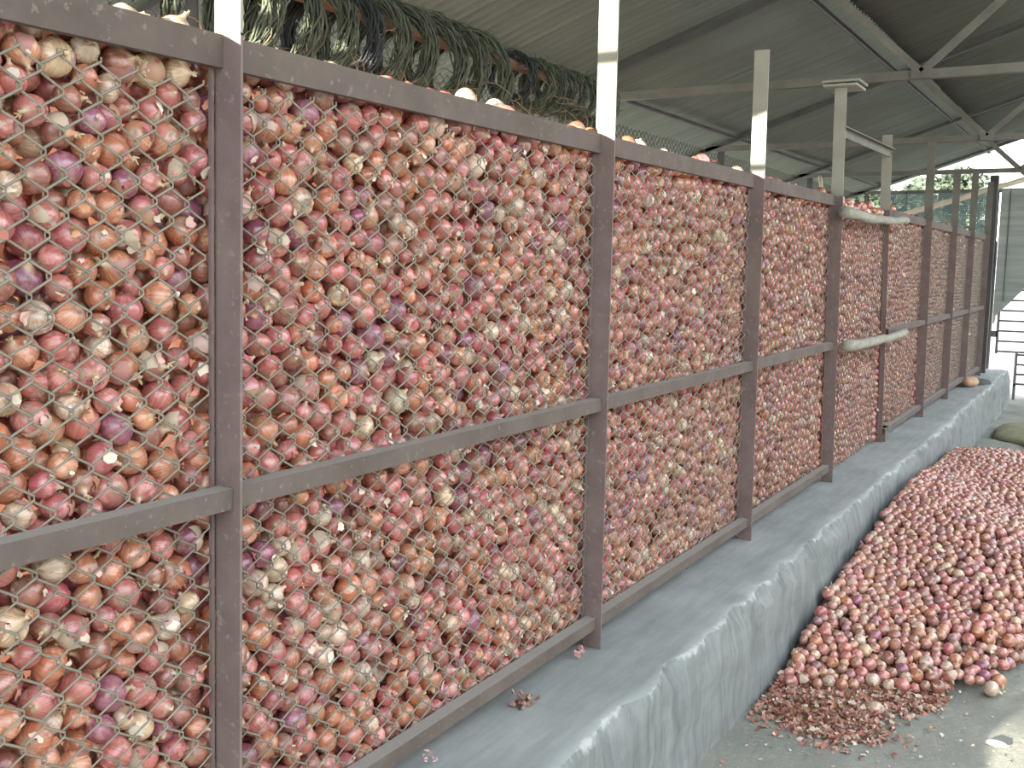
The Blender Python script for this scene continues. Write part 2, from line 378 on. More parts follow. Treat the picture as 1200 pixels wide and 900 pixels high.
wr = MB(); wr.box((5.5, -10, -0.05), (5.7, 20, 2.5)); wr.box((5.46, -10, 2.5), (5.74, 20, 2.58))  # unseen wall added on the right to block low sky light
tag(wr.build('sky_blocker_wall', M['sky_blocker_plaster'], None), kind='structure')

# ------------------------------------------------------------------ wire mesh
def chain_link(mb_name, x, y0, y1, z0, z1, parent, seg=3, pitch=0.0335, half=0.0300, r=0.0021, sides=4, mat=None, skew=0.0, seed=1, bulge=0.0):
    rr = np.random.default_rng(seed)
    nw = max(1, round((y1 - y0) / pitch)); pitch = (y1 - y0) / nw; ns = int((z1 - z0) / half)
    pts_all = []
    for k in range(nw):
        ya = y0 + (k + 0.0) * pitch; zz = []; yy = []; xx = []
        off = half * 0.5 if False else 0.0
        for s in range(ns + 1):
            side = (s + k) % 2
            z = z0 + s * half; base = ya + (pitch if side else 0.0)
            d = 0.0035
            ov = 0.0022 if side else -0.0022
            xs = x + (r * 1.1 if side else -r * 1.1)
            if seg >= 3:
                zz += [z - d, z + d]; yy += [base + ov, base + ov]; xx += [xs, xs * 1.0]
            else:
                zz.append(z); yy.append(base + ov); xx.append(xs)
        pts_all.append((xx, yy, zz))
    # slow wobble so the wires are not ruler straight, plus a slight belly where the load leans on the mesh
    V = []; F = []; base = 0
    ang = [2 * math.pi * q / sides for q in range(sides)]
    for xx, yy, zz in pts_all:
        X = np.array(xx); Y = np.array(yy); Z = np.array(zz); n = len(X)
        Y = Y + 0.004 * np.sin(Z * 3.1 + Y * 2.0 + seed) + 0.0025 * np.sin(Z * 9 + Y * 7 + seed); Z = Z + 0.004 * np.sin(Y * 4.3 + seed) + 0.0025 * np.sin(Y * 11 + Z * 5)
        X = X + bulge * np.sin(np.pi * (Y - y0) / (y1 - y0)) * np.abs(np.sin(np.pi * (Z - z0) / (z1 - z0) * 2))
        T = np.stack([np.gradient(X), np.gradient(Y), np.gradient(Z)], 1); T /= np.linalg.norm(T, axis=1)[:, None]
        A = np.tile([1.0, 0, 0], (n, 1)); A -= T * (A * T).sum(1)[:, None]; A /= np.linalg.norm(A, axis=1)[:, None]
        B = np.cross(T, A); Pn = np.stack([X, Y, Z], 1)
        ring = np.stack([Pn + r * (math.cos(t) * A + math.sin(t) * B) for t in ang], 1)
        V.append(ring.reshape(-1, 3))
        i = np.arange(n - 1)[:, None] * sides; q = np.arange(sides)[None, :]; q2 = (q + 1) % sides
        a = (base + i + q).ravel(); b = (base + i + q2).ravel(); c_ = (base + i + sides + q2).ravel(); d_ = (base + i + sides + q).ravel()
        F.append(np.stack([a, b, c_], 1)); F.append(np.stack([a, c_, d_], 1)); base += n * sides
    me = np_mesh(mb_name, np.concatenate(V), np.concatenate(F), mat or M['wire'])
    o = link(mb_name, me, parent, tuple(-Vector(parent.location)) if parent else (0, 0, 0))
    return o

fence = empty('onion_bin_fence', (FX, -0.2, LEDGE), 'brown steel angle frame fence filled with chain link in front of the stacked onions', 'fence')
for k in range(10):
    yb, yt = POST_B[k], POST_T[k]
    rx = -0.035 if k == 5 else 0.0
    b = MB()
    b.angle((MX - 0.001 + rx, yb, LEDGE), (MX - 0.001 + rx, yt, RAIL_T), (1, 0, 0), 0.062, (0, 1, 0), 0.045, 0.006)
    if k == 5: b.box((-1.43, yb + 0.03, LEDGE - 0.002), (-1.34, yb + 0.13, LEDGE + 0.10))
    p = b.build('post', M['brown_paint'], fence)
    ztop = {0: 2.56, 1: 2.47, 2: 2.565, 3: 2.479, 4: 2.53, 5: 2.45, 6: 2.56, 7: 2.47, 8: 2.56, 9: 2.56}[k]
    sl_ = (yt - yb) / (RAIL_T - LEDGE); ye = yt + sl_ * (ztop - RAIL_T)
    b = MB(); b.angle((MX - 0.001 + rx, yt - 0.0005, RAIL_T - 0.004), (MX - 0.001 + rx, ye, ztop), (1, 0, 0), 0.062, (0, 1, 0), 0.045, 0.006)
    e = b.build('post_extension', M['cream_paint'] if k < 6 else M['steel_grey'], p)
    if k < 6: tag(e, 'cream painted upper piece of the post')
    if k == 4:
        b = MB(); b.box((-1.43, ye - 0.06, ztop), (-1.26, ye + 0.16, ztop + 0.012)); b.box((-1.44, ye - 0.05, ztop + 0.022), (-1.25, ye + 0.16, ztop + 0.034))
        b.box((-1.37, ye - 0.02, ztop + 0.012), (-1.33, ye + 0.1, ztop + 0.022)); b.build('bracket', M['cream_paint'], p)
def rail(k, zt, h, flange, name, mat, up):
    y0 = post_y(k, zt) + 0.007; y1 = post_y(k + 1, zt) - 0.001
    b = MB(); x1 = -1.362 if name == 'top_rail' else -1.337; x0 = -1.378 if name == 'top_rail' else -1.374
    if up: # flange on top, face hanging down at the front
        b.prism((0, y0, zt), (0, y1, zt), [(x0, 0), (x1, 0), (x1, -h), (x1 - 0.006, -h), (x1 - 0.006, -0.006), (x0, -0.006)], (1, 0, 0), (0, 0, 1))
    else:
        b.prism((0, y0, zt), (0, y1, zt), [(x1, 0), (x1, -h), (x0, -h), (x0, -h + 0.006), (x1 - 0.006, -h + 0.006), (x1 - 0.006, 0)], (1, 0, 0), (0, 0, 1))
    return b.build(name, mat, fence)
for k in range(9):
    if k != 4:
        rail(k, RAIL_T, 0.056, 0.04, 'top_rail', M['dusty_rail'], False)
        rail(k, RAIL_M, 0.038, 0.04, 'mid_rail', M['dusty_rail'], True)
        rail(k, RAIL_B, 0.036, 0.04, 'bottom_rail', M['dusty_rail'], True)
    y0 = max(POST_B[k], POST_T[k]) + 0.016; y1 = min(POST_B[k + 1], POST_T[k + 1]) - 0.003
    if k == 0: y0 = -0.18
    near = k < 3
    o = chain_link('wire_mesh', MX, y0, y1, 0.43, 1.925, fence, seg=3 if near else 1, sides=4 if near else 3, r=0.0023 if near else 0.0024, seed=k, bulge=0.0)
    tag(o, kind='stuff')
    b = MB(); q0 = post_y(k + 1, 0.44); q1 = post_y(k + 1, 1.92)
    b.prism((0, q0, 0.44), (0, q1, 1.92), [(MX - 0.004, -0.012), (MX + 0.004, -0.012), (MX + 0.004, -0.006), (MX - 0.004, -0.006)], (1, 0, 0), (0, 1, 0)); b.build('tension_bar', M['brown_paint'], fence)

back = empty('back_fence', (BX, -0.2, LEDGE), 'chain link fence along the far side of the onion bin, seen above the top rail', 'fence')
for a, b_ in zip(TRUSS_Y[:-1], TRUSS_Y[1:]):
    o = chain_link('wire_mesh', BX, a + 0.07, b_ - 0.02, 1.80, 2.575, back, seg=1, sides=3, r=0.0026, mat=M['steel_dark'], seed=int(a) + 20)
    tag(o, kind='stuff')
    b = MB(); b.box((BX - 0.01, a + 0.06, 1.76), (BX + 0.01, b_ - 0.01, 1.80)); b.build('rail', M['steel_dark'], back)
    b = MB(); b.box((BX - 0.01, a + 0.06, LEDGE), (BX + 0.01, a + 0.10, 1.80)); b.build('stay', M['steel_dark'], back)

# ------------------------------------------------------------------ onions: packing
def pack(L, Hh, D, n, rmin, rmax, seed, iters=130):
    """relaxed random packing, periodic in the first two axes, walls in the third"""
    g = np.random.default_rng(seed); r = g.uniform(rmin, rmax, n) ; P = g.uniform(0, 1, (n, 3)) * [L, Hh, D]
    per = np.array([L, Hh]); ii = jj = None
    for it in range(iters):
        if it % 12 == 0:
            ii = []; jj = []
            for s in range(0, n, 400):
                d = P[s:s + 400, None, :] - P[None, :, :]; d[..., :2] -= per * np.round(d[..., :2] / per)
                c = np.argwhere((d ** 2).sum(-1) < (2.5 * rmax) ** 2); a = c[:, 0] + s; ok = a < c[:, 1]
                ii.append(a[ok]); jj.append(c[ok, 1])
            ii = np.concatenate(ii); jj = np.concatenate(jj)
        d = P[ii] - P[jj]; d[:, :2] -= per * np.round(d[:, :2] / per); dist = np.linalg.norm(d, axis=1) + 1e-9
        ov = r[ii] + r[jj] - dist; k = ov > 0
        mv = (d[k] / dist[k, None]) * (ov[k] * 0.42)[:, None]
        for c in range(3):
            P[:, c] += np.bincount(ii[k], mv[:, c], n) - np.bincount(jj[k], mv[:, c], n)
        P[:, 2] = np.clip(P[:, 2], r, np.maximum(D - r, r)); P[:, :2] %= per
    return P, r
TL_, TH_, TD_ = 1.36, 1.36, 0.15
PP, PR = pack(TL_, TH_, TD_, 1900, 0.0205, 0.0325, 4)

# ------------------------------------------------------------------ onions: templates
def lathe(prof, seg):
    V = []; F = []
    for r, z in prof:
        if r == 0: V.append((0, 0, z))
        else: V += [(r * math.cos(2 * math.pi * k / seg), r * math.sin(2 * math.pi * k / seg), z) for k in range(seg)]
    idx = 0; rings = []
    for r, z in prof:
        c = 1 if r == 0 else seg; rings.append((idx, c)); idx += c
    for (a, ca), (b, cb) in zip(rings[:-1], rings[1:]):
        for k in range(seg):
            k2 = (k + 1) % seg
            if ca == 1: F.append((a, b + k2, b + k))
            elif cb == 1: F.append((a + k, a + k2, b))
            else: F.append((a + k, a + k2, b + k2)); F.append((a + k, b + k2, b + k))
    return np.array(V, float), np.array(F)
PROF_HI = [(0, -.80), (.10, -.83), (.22, -.85), (.45, -.79), (.68, -.65), (.86, -.43), (.97, -.18), (1, .05), (.96, .28), (.84, .50), (.66, .68), (.46, .80), (.29, .88), (.19, .97), (.14, 1.08), (.12, 1.2), (.15, 1.3), (0, 1.28)]
PROF_MID = [(0, -.83), (.35, -.83), (.75, -.58), (.97, -.18), (.97, .26), (.70, .65), (.32, .86), (.15, 1.05), (.13, 1.26), (0, 1.27)]
PROF_LOW = [(0, -.85), (.62, -.68), (.98, -.15), (.90, .40), (.40, .82), (0, 1.0)]
T_HI = lathe(PROF_HI, 20); T_MID = lathe(PROF_MID, 10); T_LOW = lathe(PROF_LOW, 7)
T_TINY = lathe([(0, -.86), (.85, -.45), (.88, .45), (0, .95)], 6)

TINTS = {'rose': [(0.43, 0.135, 0.115), (0.49, 0.175, 0.145), (0.40, 0.115, 0.115)],
         'copper': [(0.48, 0.195, 0.10), (0.44, 0.16, 0.085), (0.50, 0.225, 0.13)],
         'purple': [(0.25, 0.075, 0.115), (0.30, 0.105, 0.15), (0.22, 0.07, 0.09)],
         'straw': [(0.56, 0.40, 0.25), (0.50, 0.36, 0.25), (0.56, 0.42, 0.31)],
         'brown': [(0.30, 0.115, 0.075), (0.27, 0.10, 0.075), (0.33, 0.135, 0.09)]}
TN = ['rose', 'copper', 'purple', 'straw', 'brown']; TW = [0.42, 0.28, 0.07, 0.07, 0.16]
TARR = np.array([TINTS[t] for t in TN])

def rots(q):
    q = q / np.linalg.norm(q, axis=1)[:, None]; w, x, y, z = q.T
    return np.stack([np.stack([1 - 2 * (y * y + z * z), 2 * (x * y - z * w), 2 * (x * z + y * w)], -1),
                     np.stack([2 * (x * y + z * w), 1 - 2 * (x * x + z * z), 2 * (y * z - x * w)], -1),
                     np.stack([2 * (x * z - y * w), 2 * (y * z + x * w), 1 - 2 * (x * x + y * y)], -1)], 1)

class OnionStuff:
    def __init__(s): s.V = []; s.F = []; s.T = []; s.O = []; s.S = []; s.n = 0
    def put(s, pos, rad, tmpl, tint, g, dim=1.0):
        if len(pos) == 0: return
        v, f = tmpl; N = len(pos); K = len(v)
        Rm = rots(g.normal(size=(N, 4))); zs = g.uniform(0.82, 1.1, N)
        sc = np.ones((N, 1, 3)) * rad[:, None, None]; sc[:, 0, 2] *= zs
        vv = np.einsum('nij,nkj->nki', Rm, v[None] * sc) + pos[:, None, :]
        s.V.append(vv.reshape(-1, 3)); s.F.append((f[None] + (np.arange(N) * K)[:, None, None] + s.n).reshape(-1, 3))
        s.T.append(np.repeat(tint * dim, K, 0)); s.O.append(np.tile(v, (N, 1))); s.S.append(np.repeat(g.uniform(0, 60, N), K)); s.n += N * K
    def raw(s, V, F, tint):
        V = np.asarray(V, float); s.V.append(V); s.F.append(np.asarray(F) + s.n); s.n += len(V)
        s.T.append(np.tile(tint, (len(V), 1))); s.O.append(np.zeros((len(V), 3)) + [1, 0, 0]); s.S.append(np.zeros(len(V)))
    def box(s, a, b, tint):
        x0, y0, z0 = a; x1, y1, z1 = b
        v = [(x0, y0, z0), (x1, y0, z0), (x1, y1, z0), (x0, y1, z0), (x0, y0, z1), (x1, y0, z1), (x1, y1, z1), (x0, y1, z1)]
        q = [(3, 2, 1, 0), (4, 5, 6, 7), (0, 1, 5, 4), (1, 2, 6, 5), (2, 3, 7, 6), (3, 0, 4, 7)]
        s.raw(v, [t for a_, b_, c_, d_ in q for t in ((a_, b_, c_), (a_, c_, d_))], tint)
    def build(s, name):
        me = np_mesh(name, np.concatenate(s.V), np.concatenate(s.F), M['onion'], True, np.concatenate(s.T), np.concatenate(s.O), np.concatenate(s.S))
        return link(name, me)

def tints(n, g, y=None):
    cls = g.choice(5, n, p=TW); t = TARR[cls, g.integers(0, 3, n)] * g.uniform(0.82, 1.22, (n, 1)) * g.uniform(0.93, 1.07, (n, 3))
    return cls, t

class Flakes:
    """loose papery skins: bent little sheets with their own thickness of two triangles a cell"""
    def __init__(s): s.V = []; s.F = []; s.T = []; s.n = 0
    def put(s, pos, nrm, size, g, grid=3, tint=None):
        N = len(pos)
        if N == 0: return
        u = np.linspace(-1, 1, grid); U, Vv = np.meshgrid(u, u); U = U.ravel(); Vv = Vv.ravel(); K = grid * grid
        nrm = nrm / np.linalg.norm(nrm, axis=1)[:, None]
        t = np.cross(nrm, g.normal(size=(N, 3))); t /= np.linalg.norm(t, axis=1)[:, None]; b = np.cross(nrm, t)
        asp = g.uniform(0.2, 0.9, N); cu = g.uniform(-1.1, 0.9, N)
        jit = g.normal(0, 0.18, (N, K, 3))
        x = U[None] * (1 - 0.45 * np.abs(Vv)[None]) + jit[..., 0]; y = Vv[None] * asp[:, None] + jit[..., 1] * 0.6
        z = cu[:, None] * (x ** 2 + 0.4 * y ** 2) + 0.6 * jit[..., 2]
        vv = pos[:, None, :] + size[:, None, None] * (x[..., None] * t[:, None] + y[..., None] * b[:, None] + z[..., None] * nrm[:, None])
        i = (np.arange(grid - 1)[:, None] * grid + np.arange(grid - 1)[None]).ravel()
        f = np.concatenate([np.stack([i, i + 1, i + grid + 1], 1), np.stack([i, i + grid + 1, i + grid], 1)])
        s.V.append(vv.reshape(-1, 3)); s.F.append((f[None] + (np.arange(N) * K)[:, None, None] + s.n).reshape(-1, 3)); s.n += N * K
        if tint is None:
            pal = np.array([(0.62, 0.40, 0.34), (0.66, 0.52, 0.40), (0.50, 0.20, 0.15), (0.55, 0.27, 0.15), (0.68, 0.58, 0.46), (0.42, 0.13, 0.13)])
            tint = pal[g.integers(0, len(pal), N)] * g.uniform(0.8, 1.15, (N, 1))
        s.T.append(np.repeat(tint, K, 0))
    def build(s, name, parent=None):
        me = np_mesh(name, np.concatenate(s.V), np.concatenate(s.F), M['flake'], True, np.concatenate(s.T))
        return link(name, me, parent)

# ------------------------------------------------------------------ onions: the bin behind the mesh
bin_pos = []; bin_rad = []; bin_bay = []; bin_dep = []
for k in range(9):
    ya, yb = POST_B[k], POST_B[k + 1]
    if k == 0: ya = -0.17
    sy_, sz_ = rng.uniform(0, TL_), rng.uniform(0, TH_); flip = rng.random() < 0.5
    for oy in range(-1, 4):
        for oz in range(-1, 3):
            y = (TL_ - PP[:, 0] if flip else PP[:, 0]) + sy_ + (oy - 1) * TL_ + ya; z = PP[:, 1] + sz_ + (oz - 1) * TH_ + LEDGE
            dep = PP[:, 2]; top = RAIL_T + 0.012 * np.sin(y * 7) + 0.012 * np.sin(y * 17)
            lim = TD_ if k < 4 else TD_ * 0.72
            ok = (y - PR > ya - 0.02) & (y + PR < yb + 0.02) & (z - PR > LEDGE + 0.003) & (z < top) & (dep < lim)
            bin_pos.append(np.stack([MX - 0.006 - dep[ok], y[ok], z[ok]], 1)); bin_rad.append(PR[ok]); bin_bay.append(np.full(ok.sum(), k)); bin_dep.append(dep[ok])
bin_pos = np.concatenate(bin_pos); bin_rad = np.concatenate(bin_rad); bin_bay = np.concatenate(bin_bay); bin_dep = np.concatenate(bin_dep)

def project(Pn):
    d = (Pn - EYE) @ RW; return 600 + 1200 * d[:, 0] / d[:, 2], 450 + 1200 * d[:, 1] / d[:, 2], d[:, 2]
px, py, pz = project(bin_pos)
front = bin_dep < 0.046
vis = front & (pz > 0.3) & (px > -15) & (px < 1215) & (py > -15) & (py < 915)
size_px = np.where(vis, bin_rad * 1200 / pz, 0)
NIND = 195
pick = np.argsort(-size_px)[:NIND]
is_ind = np.zeros(len(bin_pos), bool); is_ind[pick] = True

heap_stuff = OnionStuff(); gb = np.random.default_rng(21)
rest = ~is_ind
_, tt_all = tints(len(bin_pos), gb)
far_haze = np.clip((bin_bay - 5) / 3, 0, 1)[:, None] * 0.6; tt_all = tt_all * (1 - far_haze) + far_haze * np.array([0.33, 0.30, 0.27])  # haze over the far bays, put into their onion tint as grey
for sel, tm, dim in ((rest & (bin_bay <= 1) & (bin_dep < 0.075), T_MID, 1), (rest & (bin_bay <= 1) & (bin_dep >= 0.075), T_LOW, 1),
                (rest & (bin_bay == 2) & (bin_dep < 0.075), T_MID, 1), (rest & (bin_bay == 2) & (bin_dep >= 0.075), T_TINY, 1),
                (rest & (bin_bay >= 3) & (bin_dep < 0.06), T_LOW, 1), (rest & (bin_bay >= 3) & (bin_dep >= 0.06), T_TINY, 1)):
    heap_stuff.put(bin_pos[sel], bin_rad[sel] * 1.06, tm, tt_all[sel], gb, dim)
# the heart of the heap, dark boxes added partly to block sun, and the strip of onions along its top edge
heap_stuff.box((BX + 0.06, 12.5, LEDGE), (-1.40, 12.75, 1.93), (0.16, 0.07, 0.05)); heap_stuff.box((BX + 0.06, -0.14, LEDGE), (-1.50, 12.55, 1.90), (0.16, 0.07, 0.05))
for y in np.arange(-0.1, 12.6, 0.05):
    for j in range(7):
        heap_stuff.put(np.array([[-1.54 - 0.055 * j + gb.uniform(-.012, .012), y + gb.uniform(-.012, .012), 1.905 + 0.012 + gb.uniform(-0.006, 0.012) + 0.003 * j]]), np.array([gb.uniform(.023, .030)]), T_LOW if y < 6 else T_TINY, tints(1, gb)[1], gb)
tag(heap_stuff.build('stored_onions'), 'red onions stacked to the top rail behind the chain link fence', 'onions', kind='stuff')

# papery skins caught between the onions behind the mesh
sk = Flakes(); gs = np.random.default_rng(5)
fi = np.flatnonzero(front & (bin_bay <= 2) & (pz > 0.3)); fi = gs.choice(fi, int(len(fi) * 0.85), replace=False)
dv = np.stack([np.ones(len(fi)), gs.normal(0, .45, len(fi)), gs.normal(0, .45, len(fi))], 1); dv /= np.linalg.norm(dv, axis=1)[:, None]
sk.put(bin_pos[fi] + dv * (bin_rad[fi] * 1.10)[:, None], dv, gs.uniform(0.005, 0.015, len(fi)), gs, 4)
fi = np.flatnonzero(front & (bin_bay >= 3)); fi = gs.choice(fi, int(len(fi) * 0.35), replace=False)
dv = np.stack([np.ones(len(fi)), gs.normal(0, .4, len(fi)), gs.normal(0, .4, len(fi))], 1)
sk.put(bin_pos[fi] + dv * (bin_rad[fi] * 1.02)[:, None], dv, gs.uniform(0.009, 0.02, len(fi)), gs, 2)
tag(sk.build('onion_skins'), 'loose papery onion skins caught between the stored onions and the mesh', 'onion skins', kind='stuff')

# single onions: bulbs of several shapes in five skins, each with stalk, roots and a lifted skin
def variants(cls, q, g):
    v, f = T_HI; v = v.copy()
    a = np.arctan2(v[:, 1], v[:, 0]); rr = 1 + 0.025 * np.sin(2 * a + g.uniform(0, 6)) + 0.02 * np.sin(3 * a + g.uniform(0, 6))
    oc = v.copy(); v[:, 0] *= rr; v[:, 1] *= rr; v[:, 2] *= g.uniform(0.86, 1.06)
    nk = np.clip(v[:, 2] - 0.8, 0, 1); v[:, 0] += nk * g.uniform(-.5, .5); v[:, 1] += nk * g.uniform(-.5, .5)
    t = np.array(TINTS[TN[cls]][q % 3]) * g.uniform(0.9, 1.15)
    me = np_mesh('bulb_' + TN[cls], v, f, M['onion'], True, np.tile(t, (len(v), 1)), oc, np.full(len(v), g.uniform(0, 60)))
    zt = v[:, 2].max(); top = v[v[:, 2].argmax()]
    b = MB(); d = Vector((g.uniform(-.3, .3), g.uniform(-.3, .3), 1)); p0 = Vector(top) - Vector((0, 0, .12))
    for s in range(3):
        e = Vector((g.uniform(-.2, .2), g.uniform(-.2, .2), 0)); b.tube([p0, p0 + d * .16 + e * .4, p0 + d * g.uniform(.24, .36) + e], [.09, .065, .025], 5)
    sm = bpy.data.meshes.new('stalk'); sm.from_pydata([tuple(x) for x in b.v], [], b.f); sm.materials.append(M['straw'])
    b = MB(); zb = v[:, 2].min()
    for s in range(9):
        an = 6.283 * s / 9 + g.uniform(-.3, .3); p = Vector((0.12 * math.cos(an), 0.12 * math.sin(an), zb + .05)); q_ = p + Vector((.14 * math.cos(an), .14 * math.sin(an), -.12)); b.tube([p, q_, q_ + Vector((.1 * math.cos(an + 1), .1 * math.sin(an + 1), -.02))], [.022, .018, .008], 3)
    rm = bpy.data.meshes.new('root_tuft'); rm.from_pydata([tuple(x) for x in b.v], [], b.f); rm.materials.append(M['root'])
    fm = None
    # skin patch lifting off the side
    gu, gv = 7, 6; a0 = g.uniform(0, 6.28); wa = g.uniform(0.8, 1.5); Vs = []; 
    for i in range(gu):
        for j in range(gv):
            u = i / (gu - 1); w = j / (gv - 1); an = a0 + (u - .5) * wa * (0.6 + 0.8 * w) + g.normal(0, .05); z = .80 - w * g.uniform(1.0, 1.25)
            ro = np.interp(z, [p[1] for p in PROF_HI[2:-1]], [p[0] for p in PROF_HI[2:-1]]) * 1.02 + .02 + 0.16 * (max(0, abs(u - .5) - .3) + max(0, w - .7)) * g.uniform(.4, 1.6)
            Vs.append((ro * math.cos(an), ro * math.sin(an), z))
    Fs = []
    for i in range(gu - 1):
        for j in range(gv - 1): a_ = i * gv + j; Fs += [(a_, a_ + 1, a_ + gv + 1), (a_, a_ + gv + 1, a_ + gv)]
    pal = [(0.60, 0.42, 0.36), (0.62, 0.50, 0.36), (0.52, 0.30, 0.19), (0.50, 0.24, 0.20)]
    tc_ = np.array(pal[g.integers(0, 4)]) * 0.8
    fm = np_mesh('loose_skin', np.array(Vs), np.array(Fs), M['flake'], True, np.tile(tc_, (len(Vs), 1)))
    return me, sm, rm, fm
gv_ = np.random.default_rng(31)
VAR = {c: [variants(c, q, gv_) for q in range(5)] for c in range(5)}
CW = {'rose': 'rosy red onion', 'copper': 'copper orange onion', 'purple': 'dark purple onion', 'straw': 'pale straw coloured onion', 'brown': 'brownish red onion'}
PROTO = {}
def make_onion(cls, q, pos, rad, label, group, rot):
    key = (cls, q)
    if key not in PROTO:
        me, sm, rm, fm = VAR[cls][q]
        o = link('onion', me); kids = [link('stalk', sm, o), link('root_tuft', rm, o)]
        if fm and q % 5 != 4: kids.append(link('loose_skin', fm, o))
        PROTO[key] = (o, kids)
    else:
        p, pk = PROTO[key]; o = p.copy(); C.objects.link(o)
        for ch in pk:
            c = ch.copy(); C.objects.link(c); c.parent = o
    o.location = pos; o.scale = (rad,) * 3; o.rotation_euler = rot
    return tag(o, label, 'onion', group)
gi = np.random.default_rng(77)
def rnd_rot(): return Euler((gi.uniform(0, 6.28), gi.uniform(0, 6.28), gi.uniform(0, 6.28)))
NUM = ['first', 'second', 'third', 'fourth', 'fifth', 'sixth', 'seventh', 'eighth', 'ninth', 'tenth', 'eleventh', 'twelfth', 'thirteenth', 'fourteenth', 'fifteenth', 'sixteenth', 'seventeenth', 'eighteenth', 'nineteenth', 'twentieth']
rows = {}
for i in pick:
    z = bin_pos[i][2]; side = 'left' if bin_bay[i] == 0 else 'right'
    if z > RAIL_M: key = (side, 'below the top rail', int((1.93 - z) / 0.055))
    else: key = (side, 'below the mid rail', int((RAIL_M - z) / 0.055))
    rows.setdefault(key, []).append(i)
for (side, rl, rw), lst in rows.items():
    lst.sort(key=lambda i: -bin_pos[i][1] if side == 'left' else bin_pos[i][1])
    for k, i in enumerate(lst):
        cls = int(gi.choice(5, p=TW)); sz = 'large ' if bin_rad[i] > 0.0288 else ('small ' if bin_rad[i] < 0.0240 else '')
        make_onion(cls, int(gi.integers(0, 5)), bin_pos[i], bin_rad[i], f'{sz}{CW[TN[cls]]}, row {NUM[rw]} {rl}, {NUM[k]} {side} of first post', 'onions behind the nearest mesh', rnd_rot())
for (y, z, x, nm) in ((1.322, 2.0, -1.50, 'above the rail left of the first post'), (1.23, 2.0, -1.52, 'at the top left corner above the rail'), (1.44, 1.995, -1.5, 'beside the first post, above the rail'),
                  (2.267, 2.012, -1.5, 'under the gap between the two coil groups'), (2.414, 2.008, -1.5, 'below the nearest small coil'),
                  (3.345, 2.0, -1.49, 'larger one right of the second post'), (3.575, 1.998, -1.49, 'smaller one right of the second post')):
    make_onion(3, int(gi.integers(0, 5)), (x, y, z), 0.03 if 'smaller' not in nm else 0.022, 'sunlit pale onion on top of the pile ' + nm, 'sunlit onions on top of the pile', rnd_rot())

# ------------------------------------------------------------------ onions: the heap spread on the ground
HX0 = -1.045
def heap_front(X): return np.interp(X, [-1.1, -0.95, -0.75, -0.55, -0.42, -0.3, -0.2, 0.2, 0.7, 1.3], [3.60, 3.78, 3.86, 3.92, 4.10, 4.20, 4.62, 5.1, 5.3, 5.6])
def heap_back(X): return np.interp(X, [-1.1, -0.7, 0.0, 0.7, 1.3], [9.0, 9.5, 9.6, 9.2, 8.4])
def heap_h(X, Y):
    d1 = Y - heap_front(X); d2 = heap_back(X) - Y; d3 = 1.35 - X
    d = np.minimum(np.minimum(d1, d2 * 0.9), d3 * 0.9)
    base = 0.30 * (1 - np.exp(-np.maximum(d, 0) / 0.75)) * (1 - 0.16 * (X - HX0))
    base = base * (0.55 + 0.45 * np.clip((Y - 3.6) / 2.0, 0, 1)) + 0.02 * np.sin(X * 5 + Y * 3) * np.clip(d, 0, 1)
    return np.where(d > 0, base, -1)
gh = np.random.default_rng(9); hp = []; hr = []; hd = []
HS = 0.86
tx, ty, td, tr = PP[:, 0] * HS, PP[:, 1] * HS, (TD_ - PP[:, 2]) * HS, PR * HS       # td measured up from underside
for ox in range(-2, 3):
    for oy in range(2, 9):
        X = tx + ox * TL_ * HS; Y = ty + oy * TH_ * HS; dep = PP[:, 2] * HS
        h = heap_h(X, Y)
        ok = (h > 0.0) & (X > HX0 + 0.03) & (dep < 0.085)
        Z = h + 0.028 - dep + tr
        ok &= Z > 0.6 * tr
        Z = np.maximum(Z, tr * 0.95)
        hp.append(np.stack([X, Y, Z], 1)[ok]); hr.append(tr[ok]); hd.append(dep[ok])
hp = np.concatenate(hp); hr = np.concatenate(hr); hd = np.concatenate(hd)
hx, hy, hz = project(hp)
hv = (hd < 0.036) & (hx > -5) & (hx < 1205) & (hy < 905); sp = np.where(hv, hr * 1200 / np.maximum(hz, .1), 0)
hpick = np.argsort(-sp)[:96]; hind = np.zeros(len(hp), bool); hind[hpick] = True
hs_ = OnionStuff(); _, ht = tints(len(hp), gh)
ht = ht * 0.72 + 0.28 * np.array([0.45, 0.33, 0.26])
inview = (hx < 1330)
hs_.put(hp[~hind & (hd < 0.04) & inview], hr[~hind & (hd < 0.04) & inview] * 1.06, T_LOW, ht[~hind & (hd < 0.04) & inview], gh)
hs_.put(hp[~hind & ((hd >= 0.04) | ~inview)], hr[~hind & ((hd >= 0.04) | ~inview)], T_TINY, ht[~hind & ((hd >= 0.04) | ~inview)], gh)
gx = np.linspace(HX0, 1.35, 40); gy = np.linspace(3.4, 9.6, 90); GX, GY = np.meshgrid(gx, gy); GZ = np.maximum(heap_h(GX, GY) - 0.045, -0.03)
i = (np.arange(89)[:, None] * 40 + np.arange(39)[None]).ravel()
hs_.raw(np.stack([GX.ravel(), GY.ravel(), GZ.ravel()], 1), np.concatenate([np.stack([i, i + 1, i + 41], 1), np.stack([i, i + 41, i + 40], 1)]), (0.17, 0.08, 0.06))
tag(hs_.build('spread_onions'), 'small red onions heaped on the ground against the cement plinth', 'onions', kind='stuff')
hrows = {}
for i in hpick: hrows.setdefault(max(0, int((hp[i][1] - heap_front(hp[i][0])) / 0.055)), []).append(i)
